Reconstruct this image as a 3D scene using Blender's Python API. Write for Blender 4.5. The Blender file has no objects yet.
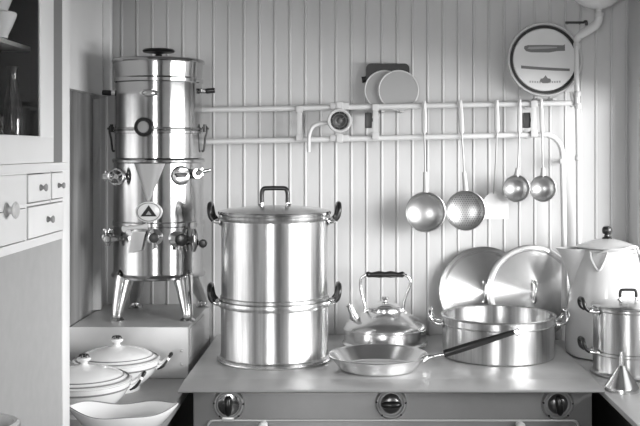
import bpy, bmesh, math, random
from mathutils import Vector, Matrix
random.seed(7)
PI = math.pi
scene = bpy.context.scene
COL = scene.collection

# ------------------------------------------------------------------ camera
EYE = 1.525                     # eye height; the camera stands at x=0, y=0 looking along +y
F = 1000.0                      # focal length in pixels of the 640 px frame
def P(px, py, d):               # a measured direction at distance d -> a point of the room
    return Vector(((px - 352.0) * d / F, d, EYE - (py - 150.0) * d / F))
cam_data = bpy.data.cameras.new('camera')
cam = bpy.data.objects.new('camera', cam_data)
COL.objects.link(cam)
cam.location = (0, 0, EYE)
cam.rotation_euler = (PI / 2, 0, 0)
cam_data.sensor_width = 36.0
cam_data.lens = 36.0 * F / 640.0
cam_data.shift_x = -32.0 / 640.0
cam_data.shift_y = -63.0 / 640.0
cam_data.clip_start = 0.02
scene.camera = cam

# ------------------------------------------------------------------ materials
def new_mat(name):
    m = bpy.data.materials.new(name)
    m.use_nodes = True
    nt = m.node_tree
    return m, nt, nt.nodes['Principled BSDF']

def mat(name, g, rough=.5, metal=0.0, aniso=0.0, coat=0.0, noise=0.0, nscale=8.0, stretch=None, bump=0.0, rnoise=0.0):
    m, nt, b = new_mat(name)
    b.inputs['Base Color'].default_value = (g, g, g, 1)
    b.inputs['Roughness'].default_value = rough
    b.inputs['Metallic'].default_value = metal
    if coat:
        b.inputs['Coat Weight'].default_value = coat
        b.inputs['Coat Roughness'].default_value = .08
    if aniso:
        b.inputs['Anisotropic'].default_value = aniso
        t = nt.nodes.new('ShaderNodeTangent')
        t.direction_type = 'RADIAL'; t.axis = 'Z'
        b.inputs['Anisotropic Rotation'].default_value = .25
        nt.links.new(t.outputs[0], b.inputs['Tangent'])
    if noise or bump or rnoise:
        tc = nt.nodes.new('ShaderNodeTexCoord')
        mp = nt.nodes.new('ShaderNodeMapping')
        if stretch: mp.inputs['Scale'].default_value = stretch
        n = nt.nodes.new('ShaderNodeTexNoise')
        n.inputs['Scale'].default_value = nscale
        n.inputs['Detail'].default_value = 6
        nt.links.new(tc.outputs['Object'], mp.inputs[0])
        nt.links.new(mp.outputs[0], n.inputs['Vector'])
        if noise:
            r = nt.nodes.new('ShaderNodeMapRange')
            r.inputs['From Min'].default_value = .3; r.inputs['From Max'].default_value = .7
            r.inputs['To Min'].default_value = g * (1 - noise); r.inputs['To Max'].default_value = min(1, g * (1 + noise))
            nt.links.new(n.outputs['Fac'], r.inputs['Value'])
            nt.links.new(r.outputs[0], b.inputs['Base Color'])
        if rnoise:
            r = nt.nodes.new('ShaderNodeMapRange')
            r.inputs['From Min'].default_value = .3; r.inputs['From Max'].default_value = .7
            r.inputs['To Min'].default_value = max(.03, rough - rnoise); r.inputs['To Max'].default_value = rough + rnoise
            nt.links.new(n.outputs['Fac'], r.inputs['Value'])
            nt.links.new(r.outputs[0], b.inputs['Roughness'])
        if bump:
            bp = nt.nodes.new('ShaderNodeBump')
            bp.inputs['Strength'].default_value = bump
            bp.inputs['Distance'].default_value = .004
            nt.links.new(n.outputs['Fac'], bp.inputs['Height'])
            nt.links.new(bp.outputs[0], b.inputs['Normal'])
    return m

M = {}
M['wall']    = mat('painted_boards', .55, .5, noise=.06, nscale=3, stretch=(3, 3, .6))
M['plaster'] = mat('painted_lining', .88, .5, noise=.06, nscale=2.5)
M['ceiling'] = mat('ceiling_paint', .30, .6, noise=.05)
M['floor']   = mat('floor_linoleum', .13, .45, noise=.2, nscale=5)
M['frontw']  = mat('rear_room_paint', .22, .6, noise=.1, nscale=3)
M['zinc']    = mat('zinc_sheet', .58, .34, .6, noise=.5, nscale=9, stretch=(1, 1, .10), rnoise=.06)  # vertical reflection streaks are painted into the base colour
M['cab']     = mat('cabinet_enamel_paint', .80, .4, noise=.04, nscale=4)
M['cabdark'] = mat('cabinet_inside_dark', .018, .6)  # even near-black colour for the cupboard lining
M['cabgrey'] = mat('grey_board', .38, .55, noise=.04, nscale=30)
M['cabstrip'] = mat('grey_strip', .20, .55)
M['chros'] = mat('china_rosette', .36, .3)
M['utensil'] = mat('dull_aluminium_utensil', .46, .34, .9)
M['strap'] = mat('dull_strap', .42, .5, .5)
M['kettle'] = mat('satin_aluminium', .76, .21, 1.0, noise=.04, nscale=5)
M['flatlid'] = mat('dull_tinned_lid', .36, .45, .2)
M['lidb'] = mat('bright_spun_lid', .72, .22, 1.0, aniso=.88)
M['alu']     = mat('brushed_aluminium', .64, .30, 1.0, aniso=.85, noise=.20, nscale=11, stretch=(9, 9, .2))
M['alulid']  = mat('spun_aluminium_lid', .66, .26, 1.0, aniso=.85)
M['alup']    = mat('polished_aluminium', .72, .20, 1.0, noise=.05, nscale=5)
M['nickel']  = mat('polished_nickel', .42, .15, 1.0, aniso=.3, noise=.08, nscale=4)
M['nickfit'] = mat('nickel_fittings', .68, .16, 1.0)
M['chrome']  = mat('chrome', .52, .14, 1.0)
M['steel']   = mat('steel_sheet', .50, .34, 1.0, noise=.14, nscale=7, rnoise=.07)
M['steeltop']= mat('steel_worktop', .62, .36, .5, noise=.16, nscale=6, rnoise=.08)
M['lip']     = mat('steel_edge_strip', .62, .40, .7, noise=.06, nscale=8)
M['stovefr'] = mat('stove_front_enamel', .20, .38, .3, noise=.10, nscale=5)
M['strip']   = mat('bright_trim', .62, .35, .6)
M['stand']   = mat('galvanised_stand', .56, .42, .35, noise=.10, nscale=6, rnoise=.06)
M['counter'] = mat('counter_sheet', .36, .42, .3, noise=.12, nscale=6)
M['rcounter']= mat('pale_counter_sheet', .74, .4, .3, noise=.08, nscale=6)
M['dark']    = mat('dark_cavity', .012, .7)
M['black']   = mat('black_bakelite', .012, .28)
M['blacktin']= mat('black_tin', .02, .4, .2)
M['bezel']   = mat('switch_bezel', .42, .32, .7)
M['domeg']   = mat('dark_switch_metal', .14, .3, .8)
M['iron']    = mat('dark_iron', .06, .4, .6)
M['enamel']  = mat('white_enamel', .58, .22, coat=.4, noise=.03, nscale=4)
M['cistern'] = mat('cistern_enamel', .66, .2, coat=.4)
M['china']   = mat('glazed_china', .88, .14, coat=.5)
M['chband']  = mat('china_band', .22, .3)
M['chgilt']  = mat('dark_gilt', .06, .25, .6)
M['rail']    = mat('painted_pipe', .62, .35)
M['railst']  = mat('pale_fitting', .52, .35)
M['face']    = mat('pale_disc', .72, .45, noise=.05, nscale=8)
M['mark']    = mat('printed_grey', .17, .6)
M['mark2']   = mat('printed_light_grey', .36, .6)
M['dialg'] = mat('dial_grey', .10, .5)
M['wood']    = mat('pale_wood_knob', .6, .35)
M['white']   = mat('white_porcelain', .75, .2)
M['frame']   = mat('window_paint', .6, .5)

g, nt, b = new_mat('cabinet_glass')
b.inputs['Base Color'].default_value = (.93, .93, .93, 1)
b.inputs['Transmission Weight'].default_value = 1
b.inputs['Roughness'].default_value = .02
b.inputs['IOR'].default_value = 1.06
M['glass'] = g
M['glassware'] = mat('dark_glassware', .025, .08, coat=1)
M['smallknob'] = mat('grey_drawer_knob', .26, .35)

# ------------------------------------------------------------------ mesh helpers
def I(): return Matrix.Identity(4)
def T(x, y, z): return Matrix.Translation((x, y, z))
FRONT = Matrix.Rotation(PI / 2, 4, 'X')      # local z -> towards the camera (-y)

def lathe(bm, prof, n=64, mtx=None, mi=0, smooth=True, sx=1, sy=1):
    mtx = mtx or I()
    rings = []
    for r, z in prof:
        if r < 1e-6:
            rings.append([bm.verts.new(mtx @ Vector((0, 0, z)))])
        else:
            rings.append([bm.verts.new(mtx @ Vector((sx * r * math.cos(2 * PI * k / n), sy * r * math.sin(2 * PI * k / n), z))) for k in range(n)])
    for a, c in zip(rings, rings[1:]):
        for k in range(n):
            k2 = (k + 1) % n
            if len(a) == 1 and len(c) == 1: break
            if len(a) == 1: vs = (a[0], c[k2], c[k])
            elif len(c) == 1: vs = (a[k], a[k2], c[0])
            else: vs = (a[k], a[k2], c[k2], c[k])
            try:
                f = bm.faces.new(vs); f.material_index = mi; f.smooth = smooth
            except ValueError: pass

def ring(bm, R, r, z=0, n=64, m=10, mtx=None):
    pr = [(R + r * math.cos(2 * PI * k / m), z + r * math.sin(2 * PI * k / m)) for k in range(m + 1)]
    lathe(bm, pr, n, mtx)

def spline(pts, sub=8):
    pts = [Vector(p) for p in pts]
    if len(pts) < 3 or sub < 2: return pts
    out = []
    for i in range(len(pts) - 1):
        p0 = pts[i - 1] if i else pts[0] * 2 - pts[1]
        p1, p2 = pts[i], pts[i + 1]
        p3 = pts[i + 2] if i + 2 < len(pts) else p2 * 2 - p1
        for k in range(sub):
            t = k / sub
            out.append(.5 * ((2 * p1) + (p2 - p0) * t + (2 * p0 - 5 * p1 + 4 * p2 - p3) * t * t + (3 * p1 - p0 - 3 * p2 + p3) * t ** 3))
    out.append(pts[-1])
    return out

def tube(bm, pts, r, sub=8, n=12, mtx=None, flat=1.0, closed=False):
    """sweep a round (or flattened) section along a path; r is one radius or a list along the given points"""
    mtx = mtx or I()
    ctr = spline(pts, sub)
    m = len(ctr)
    def rad(i):
        if not isinstance(r, (list, tuple)): return r
        t = i / (m - 1) * (len(r) - 1); k = min(int(t), len(r) - 2)
        return r[k] + (r[k + 1] - r[k]) * (t - k)
    tan0 = (ctr[1] - ctr[0]).normalized()
    up = Vector((0, 0, 1)) if abs(tan0.z) < .9 else Vector((0, 1, 0))
    nrm = (up - tan0 * up.dot(tan0)).normalized()
    rings = []
    for i, c in enumerate(ctr):
        if i == 0: tn = tan0
        elif i == m - 1: tn = (ctr[i] - ctr[i - 1]).normalized()
        else: tn = (ctr[i + 1] - ctr[i - 1]).normalized()
        nrm = (nrm - tn * nrm.dot(tn)).normalized()
        bi = tn.cross(nrm)
        rings.append([bm.verts.new(mtx @ (c + (nrm * math.cos(2 * PI * k / n) * rad(i) * flat + bi * math.sin(2 * PI * k / n) * rad(i)))) for k in range(n)])
    for a, c in zip(rings, rings[1:]):
        for k in range(n):
            f = bm.faces.new((a[k], a[(k + 1) % n], c[(k + 1) % n], c[k])); f.smooth = True
    bm.faces.new(list(reversed(rings[0]))); bm.faces.new(rings[-1])

def box(bm, lo, hi, bev=0.0, seg=2, mtx=None):
    tmp = bmesh.new()
    x0, y0, z0 = lo; x1, y1, z1 = hi
    bmesh.ops.create_cube(tmp, size=1)
    for v in tmp.verts:
        v.co = Vector((x0 + (v.co.x + .5) * (x1 - x0), y0 + (v.co.y + .5) * (y1 - y0), z0 + (v.co.z + .5) * (z1 - z0)))
    if bev:
        bmesh.ops.bevel(tmp, geom=list(tmp.edges), offset=bev, segments=seg, profile=.6, affect='EDGES', clamp_overlap=True)
    if mtx: bmesh.ops.transform(tmp, matrix=mtx, verts=tmp.verts)
    mp = {}
    for v in tmp.verts: mp[v] = bm.verts.new(v.co)
    for f in tmp.faces: bm.faces.new([mp[v] for v in f.verts])
    tmp.free()

def prism(bm, outline, d0, d1, axis='Y', mtx=None):
    """extrude a closed 2D outline; axis Y: outline is (x,z) and d the depth along y"""
    def v3(p, d):
        if axis == 'Y': v = Vector((p[0], d, p[1]))
        elif axis == 'X': v = Vector((d, p[0], p[1]))
        else: v = Vector((p[0], p[1], d))
        return (mtx @ v) if mtx else v
    a = [bm.verts.new(v3(p, d0)) for p in outline]
    c = [bm.verts.new(v3(p, d1)) for p in outline]
    n = len(outline)
    bm.faces.new(a); bm.faces.new(list(reversed(c)))
    for k in range(n): bm.faces.new((a[k], c[k], c[(k + 1) % n], a[(k + 1) % n]))

def obj(name, bm, material, parent=None, label=None, sharp=38):
    bmesh.ops.recalc_face_normals(bm, faces=bm.faces)
    me = bpy.data.meshes.new(name)
    bm.to_mesh(me); bm.free()
    for f in me.polygons: f.use_smooth = True
    me.set_sharp_from_angle(angle=math.radians(sharp))
    for m in (material if isinstance(material, (list, tuple)) else [material]):
        me.materials.append(m)
    o = bpy.data.objects.new(name, me)
    COL.objects.link(o)
    if parent: o.parent = parent
    if label: o['label'] = label
    return o

def B(fn, *a, **k):                       # a bmesh holding one call
    bm = bmesh.new(); fn(bm, *a, **k); return bm

def thing(name, label, cat, loc=(0, 0, 0), rot=(0, 0, 0), group=None):
    o = bpy.data.objects.new(name, None)
    o.empty_display_size = .05
    COL.objects.link(o)
    o.location = loc; o.rotation_euler = rot
    o['label'] = label; o['category'] = cat
    if group: o['group'] = group
    return o

def tag(o, label, cat, group=None):
    o['label'] = label; o['category'] = cat
    if group: o['group'] = group
    return o

def struct(name, bm, m, sharp=30):
    o = obj(name, bm, m, sharp=sharp); o['kind'] = 'structure'; return o

def dup(root, loc, label, rot=None, group=None):
    r = root.copy(); COL.objects.link(r); r.location = loc
    if rot: r.rotation_euler = rot
    r['label'] = label
    if group: r['group'] = group
    for ch in list(root.children):
        c = ch.copy(); COL.objects.link(c); c.parent = r
        for gch in list(ch.children):
            d = gch.copy(); COL.objects.link(d); d.parent = c
    return r

# ------------------------------------------------------------------ the room
XL, XR, YB, YF, ZC = -.895, 1.0, 3.62, -1.25, 2.32

def wall_back():
    bm = bmesh.new()
    pitch = .0153 * YB
    x_ref = (228.9 - 352) * YB / F
    xs = []
    k0 = math.ceil((XL - .06 - x_ref) / pitch)
    x = x_ref + k0 * pitch
    prof = [(XL - .06, 0.0)]
    while x < XR + .06:
        prof += [(x - .0066, 0), (x - .0060, .0022), (x - .0048, .0022), (x - .0042, -.0006), (x - .0026, -.0024),
                 (x - .0002, -.0030), (x + .0022, -.0024), (x + .0040, -.0008), (x + .0048, 0)]
        x += pitch
    prof += [(XR + .06, 0.0)]
    lo = [bm.verts.new((a, YB + d, 0)) for a, d in prof]
    hi = [bm.verts.new((a, YB + d, ZC)) for a, d in prof]
    for k in range(len(prof) - 1):
        bm.faces.new((lo[k], lo[k + 1], hi[k + 1], hi[k]))
    box(bm, (XL - .06, YB + .006, 0), (XR + .06, YB + .06, ZC))
    return bm
struct('wall_back', wall_back(), M['wall'])
struct('floor', B(box, (XL - .06, YF - .06, -.05), (XR + .06, YB + .06, 0)), M['floor'])
struct('ceiling', B(box, (XL - .06, YF - .06, ZC), (XR + .06, YB + .06, ZC + .05)), M['ceiling'])
struct('wall_left', B(box, (XL - .06, YF, 0), (XL, YB, ZC)), M['plaster'])

WY0, WY1, WZ0, WZ1 = 1.45, 3.50, .98, 1.775           # the side window, beyond the right edge of the picture
def pierced(bm, axis, a0, a1, w, t0, t1):
    """wall slab with one opening; axis X: slab at x in [t0,t1], runs along y"""
    w0, w1, z0, z1 = w
    def q(lo, hi, zlo, zhi):
        if axis == 'X': box(bm, (t0, lo, zlo), (t1, hi, zhi))
        else: box(bm, (lo, t0, zlo), (hi, t1, zhi))
    q(a0, w0, 0, ZC); q(w1, a1, 0, ZC); q(w0, w1, 0, z0); q(w0, w1, z1, ZC)
struct('wall_right', B(pierced, 'X', YF, YB, (WY0, WY1, WZ0, WZ1), XR, XR + .06), M['wall'])
FX0, FX1, FZ0, FZ1 = -.82, -.22, 1.0, 2.0  # opening added behind the camera to let in fill light
struct('wall_front', B(pierced, 'Y', XL, XR, (FX0, FX1, FZ0, FZ1), YF - .06, YF), M['frontw'])

def window_frame(axis, a0, a1, z0, z1, t, n):
    bm = bmesh.new()
    def q(lo, hi, zlo, zhi, d=.018):
        if axis == 'X': box(bm, (t - d, lo, zlo), (t + d, hi, zhi), .003)
        else: box(bm, (lo, t - d, zlo), (hi, t + d, zhi), .003)
    q(a0, a1, z0, z0 + .035); q(a0, a1, z1 - .035, z1)
    q(a0, a0 + .035, z0, z1); q(a1 - .035, a1, z0, z1)
    for k in range(1, n):
        c = a0 + (a1 - a0) * k / n
        q(c - .02, c + .02, z0, z1)
    return bm
struct('window_1', window_frame('X', WY0, WY1, WZ0, WZ1, XR + .03, 3), M['frame'])
struct('fill_window', window_frame('Y', FX0, FX1, FZ0, FZ1, YF - .03, 2), M['frame'])  # unseen frame of the opening added for fill

# zinc lining on the left wall beside the urn, with a rolled corner strip
bm = bmesh.new()
box(bm, (XL, 2.36, .80), (XL + .006, YB - .012, 1.716))
box(bm, (XL, 2.36, 1.712), (XL + .010, YB - .012, 1.719), .002)
struct('trim_1', bm, M['zinc'])
bm = bmesh.new()
tube(bm, [(XL + .008, 3.455, .975), (XL + .008, 3.455, 1.70)], .022, 1, 20)
struct('trim_2', bm, M['white'])
bm = bmesh.new()
box(bm, (XL, YB - .035, 1.72), (XL + .03, YB - .004, ZC), .008, 3)
struct('trim_3', bm, M['plaster'])

# ------------------------------------------------------------------ left-hand cupboard
CX = -.6627
cup = thing('wall_cupboard', 'tall white painted cupboard with glazed door and small drawers, at the left edge', 'cupboard', (0, 0, 0))
Y0, Y1 = 1.15, 2.35
bm = bmesh.new()      # carcass: back, ends, floor, ledge, drawers' surround
box(bm, (XL + .001, Y0, 1.322), (CX - .012, Y1 - .004, 1.340))                 # underside
box(bm, (XL + .001, Y0, 1.480), (CX + .004, Y1 - .02, 1.497), .002)            # ledge
box(bm, (XL + .001, Y0, 1.322), (CX - .016, Y0 + .02, ZC - .01))               # near end
box(bm, (XL + .001, 2.293, .8135), (CX, Y1, ZC - .004), .003)                  # bright end post down to the worktop
box(bm, (CX - .016, Y0, 1.322), (CX, 2.293, 1.3405), .002)                     # rails between the drawers
box(bm, (CX - .016, Y0, 1.4095), (CX, 2.293, 1.4145))
box(bm, (CX - .016, Y0, 1.4765), (CX, 2.293, 1.4815))
box(bm, (CX - .016, 2.030, 1.3402), (CX - .0005, 2.0385, 1.4767))
box(bm, (CX - .016, 2.195, 1.41), (CX, 2.2005, 1.48))
box(bm, (XL + .001, Y0, 1.322), (XL + .01, Y1 - .01, ZC - .01))
obj('carcass', bm, M['cab'], cup)
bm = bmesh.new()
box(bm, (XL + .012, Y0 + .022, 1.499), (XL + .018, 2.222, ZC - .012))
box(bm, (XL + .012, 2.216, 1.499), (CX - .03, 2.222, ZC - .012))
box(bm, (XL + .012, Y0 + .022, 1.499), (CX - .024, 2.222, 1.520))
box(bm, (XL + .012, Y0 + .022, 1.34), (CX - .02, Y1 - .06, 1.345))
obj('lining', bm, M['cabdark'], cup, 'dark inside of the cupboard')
obj('side_panel', B(box, (XL + .012, 2.2245, 1.4975), (CX - .002, 2.2925, ZC - .008)), M['cabstrip'], cup, 'grey recessed strip beside the door')
obj('back_board', B(box, (XL + .011, Y0, .8135), (CX - .003, 2.2925, 1.3215)), M['cabgrey'], cup, 'plain grey board below the drawers')
door = bmesh.new()
box(door, (CX - .008, 1.28, 1.4975), (CX, 2.2235, 1.5545), .0025)
box(door, (CX - .008, 1.28, 2.22), (CX, 2.2235, 2.30), .0025)
box(door, (CX - .008, 2.131, 1.55), (CX, 2.2235, 2.23), .0025)
box(door, (CX - .008, 1.28, 1.55), (CX, 1.36, 2.23), .0025)
dr = obj('door', door, M['cab'], cup)
obj('pane', B(box, (CX - .006, 1.355, 1.55), (CX - .003, 2.135, 2.225)), M['glass'], dr, 'clear glass pane')
obj('shelf', B(box, (XL + .02, Y0 + .03, 1.742), (CX - .045, 2.20, 1.752), .002), M['railst'], cup, 'pale shelf behind the glass')

def knob_bm(r=.011, out=.026):
    bm = bmesh.new()
    R = Matrix.Rotation(PI / 2, 4, 'Y')
    lathe(bm, [(0, 0), (r * .8, 0), (r * .8, .002), (r * .45, .006), (r * .4, out * .5), (r * .8, out * .66), (r, out * .82), (r * .8, out * .97), (0, out)], 20, R)
    return bm
def drawer(y0, y1, z0, z1, kr=.010):
    bm = bmesh.new()
    box(bm, (CX - .10, y0 + .002, z0 + .002), (CX + .003, y1 - .002, z1 - .002), .002)
    d = obj('drawer', bm, M['cab'], cup)
    kb = knob_bm(kr * .85, .015)
    bmesh.ops.translate(kb, vec=Vector((CX + .003, (y0 + y1) / 2, (z0 + z1) / 2)), verts=kb.verts)
    obj('knob', kb, M['smallknob'], d)
drawer(2.039, 2.1945, 1.415, 1.476)
drawer(2.201, 2.2925, 1.415, 1.476, .0085)
drawer(2.039, 2.2925, 1.341, 1.409)
drawer(Y0 + .022, 2.0295, 1.341, 1.409)
bm = bmesh.new()
box(bm, (CX - .10, Y0 + .022, 1.415), (CX + .003, 2.0295, 1.476), .002)
box(bm, (CX - .08, Y0 + .022, 1.4085), (CX + .0025, 2.0295, 1.4155))
d = obj('drawer', bm, M['cab'], cup)
kb = knob_bm(.017, .022)
bmesh.ops.translate(kb, vec=Vector((CX + .003, 1.908, 1.41)), verts=kb.verts)
obj('knob', kb, M['railst'], d)

def bowl_bm(r, h, foot):
    return B(lathe, [(0, .004), (foot, .004), (foot, 0), (foot * 1.12, 0), (foot * 1.15, .006), (r * .8, h * .45), (r * .97, h * .85), (r, h), (r * .97, h + .002), (r * .93, h * .88), (r * .76, h * .5), (foot, .010), (0, .009)], 40)
zb = 1.7525
for k, (r, h) in enumerate(((.047, .050), (.044, .044), (.049, .050))):
    o = obj('china_bowl', bowl_bm(r, h, .026), M['china'])
    o.location = (-.730, 2.03, zb)
    tag(o, ('china bowl at the bottom of the stack on the cupboard shelf', 'middle china bowl of the stack on the cupboard shelf',
            'topmost china bowl of the stack on the cupboard shelf')[k], 'bowl', 'bowls behind the cupboard glass')
    zb += h + .0025
o = obj('glass_carafe', B(lathe, [(0, 0), (.017, 0), (.019, .006), (.0205, .06), (.018, .11), (.011, .145), (.010, .172), (.014, .182), (.011, .182), (.008, .172), (0, .168)], 32), M['glassware'])
o.location = (-.722, 2.125, 1.5205)
tag(o, 'slender dark glass carafe standing behind the cupboard glass, below the shelf', 'carafe')
o = obj('ribbed_jar', B(lathe, [(0, 0), (.036, 0)] + [(.038 - .003 * (k % 2), .006 + .008 * k) for k in range(9)] + [(.028, .082), (.028, .09), (0, .09)], 32), M['glassware'])
o.location = (-.750, 2.040, 1.5205)
tag(o, 'squat ribbed dark jar behind the cupboard glass at the picture edge', 'jar')

# ------------------------------------------------------------------ left worktop and what stands on it
LZ = .811
lw = thing('side_counter', 'low grey metal counter under the tureens, beside the stove', 'counter')
obj('worktop', B(box, (XL + .004, 1.10, LZ - .03), (-.498, YB - .008, LZ), .003), M['counter'], lw)
obj('base_cabinet', B(box, (XL + .004, 1.10, .08), (-.53, YB - .008, LZ - .03), .003), M['iron'], lw, 'dark cabinet under the worktop')
obj('plinth', B(box, (XL + .004, 1.12, 0), (-.57, YB - .008, .08)), M['iron'], lw)

SB = .972
st = thing('urn_stand', 'grey sheet metal box raising the coffee urn above the counter', 'stand')
bm = bmesh.new()
box(bm, (XL + .012, 3.124, LZ), (-.511, YB - .035, SB), .004)
obj('casing', bm, M['stand'], st)
for py in (351, 364.5):
    bm = bmesh.new()
    c = P(181.5, py, 3.122)
    lathe(bm, [(0, .003), (.003, .0025), (.005, 0), (.005, -.002)], 12, T(c.x, 3.124, c.z) @ FRONT)
    obj('screw', bm, M['strip'], st)
bm = bmesh.new()
box(bm, (-.512, 3.16, SB - .10), (-.5085, 3.45, SB - .012), .0015)
obj('side_plate', bm, M['stand'], st)

# tureens -------------------------------------------------------------------
def make_tureen(label, loc, rotz):
    t = thing('tureen', label, 'tureen', loc, (0, 0, rotz), 'covered china tureens on the side counter')
    prof = [(0, .006), (.058, .006), (.060, 0), (.066, 0), (.067, .012), (.085, .026), (.106, .048), (.117, .068), (.1235, .083), (.1240, .0865), (.116, .085), (.10, .058), (.06, .022), (0, .016)]
    b_ = obj('bowl', B(lathe, prof, 72), M['china'], t)
    bm = bmesh.new()
    ring(bm, .1185, .0026, .0715, 72, 6)
    obj('rim_line', bm, M['chband'], b_, 'grey line round the bowl')
    def lz(z): return .085 + (z - .058) * .82
    lid = obj('lid', B(lathe, [(r, lz(z)) for r, z in [(.112, .0575), (.1235, .0605), (.1245, .0640), (.117, .068), (.109, .0705), (.105, .0765), (.085, .090), (.060, .100), (.035, .107), (.014, .111), (.009, .116), (.009, .122), (.0165, .127), (.019, .1315), (.0165, .136), (.008, .139), (0, .1395)]], 72), M['china'], t)
    bm = bmesh.new()
    ring(bm, .1165, .0026, lz(.0686), 72, 6); ring(bm, .1035, .0020, lz(.0778), 72, 6)
    obj('lid_line', bm, M['chband'], lid, 'grey lines round the lid')
    bm = bmesh.new()
    kz = lz(.1385)
    lathe(bm, [(0, kz + .0085), (.004, kz + .008), (.006, kz + .006), (.004, kz + .0025), (.004, kz), (0, kz)], 16)
    for k in range(6):
        a = k * PI / 3
        tube(bm, [(0.002 * math.cos(a), .002 * math.sin(a), kz + .001), (.009 * math.cos(a), .009 * math.sin(a), kz + .005), (.014 * math.cos(a), .014 * math.sin(a), kz)], [.0028, .003, .0012], 4, 8)
    obj('knob', bm, M['chgilt'], lid, 'dark leafy knob')
    for s in (-1, 1):
        bm = bmesh.new()
        tube(bm, [(s * .113, -.024, 0.0660), (s * .132, -.025, 0.0740), (s * .146, -.020, 0.0880), (s * .151, 0, 0.0950), (s * .146, .020, 0.0880), (s * .132, .025, 0.0740), (s * .113, .024, 0.0660)], [.006, .0052, .0055, .006, .0055, .0052, .006], 6, 10)
        h = obj('handle', bm, M['china'], b_)
        bm = bmesh.new()
        tube(bm, [(s * .1495, -.020, 0.0932), (s * .1555, 0, 0.1005), (s * .1495, .020, 0.0932)], [.004, .0062, .004], 6, 8)
        tube(bm, [(s * .118, .026, 0.0625), (s * .134, .0285, 0.0720), (s * .146, .0255, 0.0880)], [.0035, .005, .003], 6, 8)
        tube(bm, [(s * .118, -.026, 0.0625), (s * .134, -.0285, 0.0720), (s * .146, -.0255, 0.0880)], [.0035, .005, .003], 6, 8)
        obj('gilding', bm, M['chgilt'], b_, 'dark gilding on the handle')
    t.scale = (1.03, 1.03, 1.01)
    return t
make_tureen('white lidded china tureen standing close against the front of the urn stand', (-.702, 2.985, LZ), .12)
make_tureen('white lidded china tureen nearer the cupboard, between it and the scalloped dish', (-.728, 2.716, LZ), .22)

# scalloped dish --------------------------------------------------------------
def wave(a): return .8 * math.cos(2 * a - .15) + .28 * math.cos(5 * a + .6)
def scallop():
    bm = bmesh.new(); n = 96
    prof = [(0, .008, 0), (.05, .008, 0), (.052, 0, 0), (.060, 0, 0), (.066, .012, .1), (.102, .036, .4), (.122, .057, .8), (.133, .072, 1), (.1335, .0745, 1), (.131, .0755, 1), (.118, .060, .8), (.098, .040, .4), (.058, .016, .1), (0, .012, 0)]
    rings = []
    for r, z, w in prof:
        if r == 0: rings.append([bm.verts.new((0, 0, z))]); continue
        rr = []
        for k in range(n):
            a = 2 * PI * k / n
            wv = wave(a)
            rr.append(bm.verts.new((r * (1 + .03 * w * wv) * math.cos(a), .62 * r * (1 + .03 * w * wv) * math.sin(a), z + .0105 * w * wv)))
        rings.append(rr)
    for a, c in zip(rings, rings[1:]):
        for k in range(n):
            k2 = (k + 1) % n
            if len(a) == 1: bm.faces.new((a[0], c[k2], c[k]))
            elif len(c) == 1: bm.faces.new((a[k], a[k2], c[0]))
            else: bm.faces.new((a[k], a[k2], c[k2], c[k]))
    return bm
sd = thing('scalloped_dish', 'open white china dish with wavy rim, on the counter in front of the tureens', 'dish', (-.568, 2.480, LZ))
obj('bowl', scallop(), M['china'], sd)
bm = bmesh.new()
tube(bm, [(.1300 * (1 + .03 * wave(a)) * math.cos(a), .62 * .1300 * (1 + .03 * wave(a)) * math.sin(a), .0754 + .0105 * wave(a)) for a in [2 * PI * k / 72 for k in range(73)]], .0014, 1, 6)
obj('rim_line', bm, M['chband'], sd, 'dark line inside the wavy rim')

# crock by the cupboard ---------------------------------------------------------
ck = thing('storage_crock', 'tall white crock with thick round rim, under the cupboard drawers', 'crock', (-.632, 1.70, LZ))
ck.scale = (1, 1, .91)
obj('body', B(lathe, [(0, 0), (.054, 0), (.057, .005), (.058, .235), (.060, .255), (.064, .262), (.0645, .272), (.060, .276), (.054, .274), (.052, .26), (.052, .02), (0, .015)], 56), M['enamel'], ck)
bm = bmesh.new(); ring(bm, .0648, .0014, .266, 56, 6)
obj('rim_line', bm, M['chband'], ck, 'dark line round the rim')

# ------------------------------------------------------------------ coffee urn
UX, UD = -.6505, 3.365
urn = thing('coffee_urn', 'tall polished metal coffee urn on four tapered legs, on the metal stand', 'coffee urn', (UX, UD, SB))
def uz(y): return EYE - (y - 150) * UD / F - SB          # height above the stand for a measured row
UR = .1490
bm = bmesh.new()
lathe(bm, [(0, uz(276)), (UR - .006, uz(276)), (UR + .006, uz(275)), (UR + .007, uz(273)), (UR + .001, uz(271)), (UR, uz(270)), (UR, uz(225)), (UR + .003, uz(224)), (UR + .003, uz(220.5)), (UR, uz(219.5)),
           (UR, uz(163)), (UR + .004, uz(162)), (UR + .0045, uz(160)), (UR + .001, uz(158.5)), (UR - .004, uz(158)), (0, uz(158))], 96)
obj('lower_tank', bm, M['nickel'], urn)
bm = bmesh.new()
UU = .1440
lathe(bm, [(0, uz(157.8)), (UU, uz(157.8)), (UU, uz(134)), (UU + .004, uz(133.5)), (UU + .0045, uz(131.5)), (UU + .0015, uz(130.6)), (UU + .0045, uz(129.8)), (UU + .004, uz(128.3)), (UU, uz(128)),
           (UU, uz(84)), (UU + .004, uz(83)), (UU + .0045, uz(80)), (UU, uz(78.5)), (UU + .003, uz(66)), (UU + .004, uz(64)), (0, uz(64))], 96)
obj('upper_tank', bm, M['nickel'], urn)
lid = obj('lid', B(lathe, [(UU, uz(64)), (.152, uz(64)), (.1545, uz(62.8)), (.153, uz(61)), (.146, uz(60)), (.06, uz(58)), (.03, uz(57.2)), (0, uz(57))], 96), M['nickel'], urn)
bm = bmesh.new()
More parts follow.
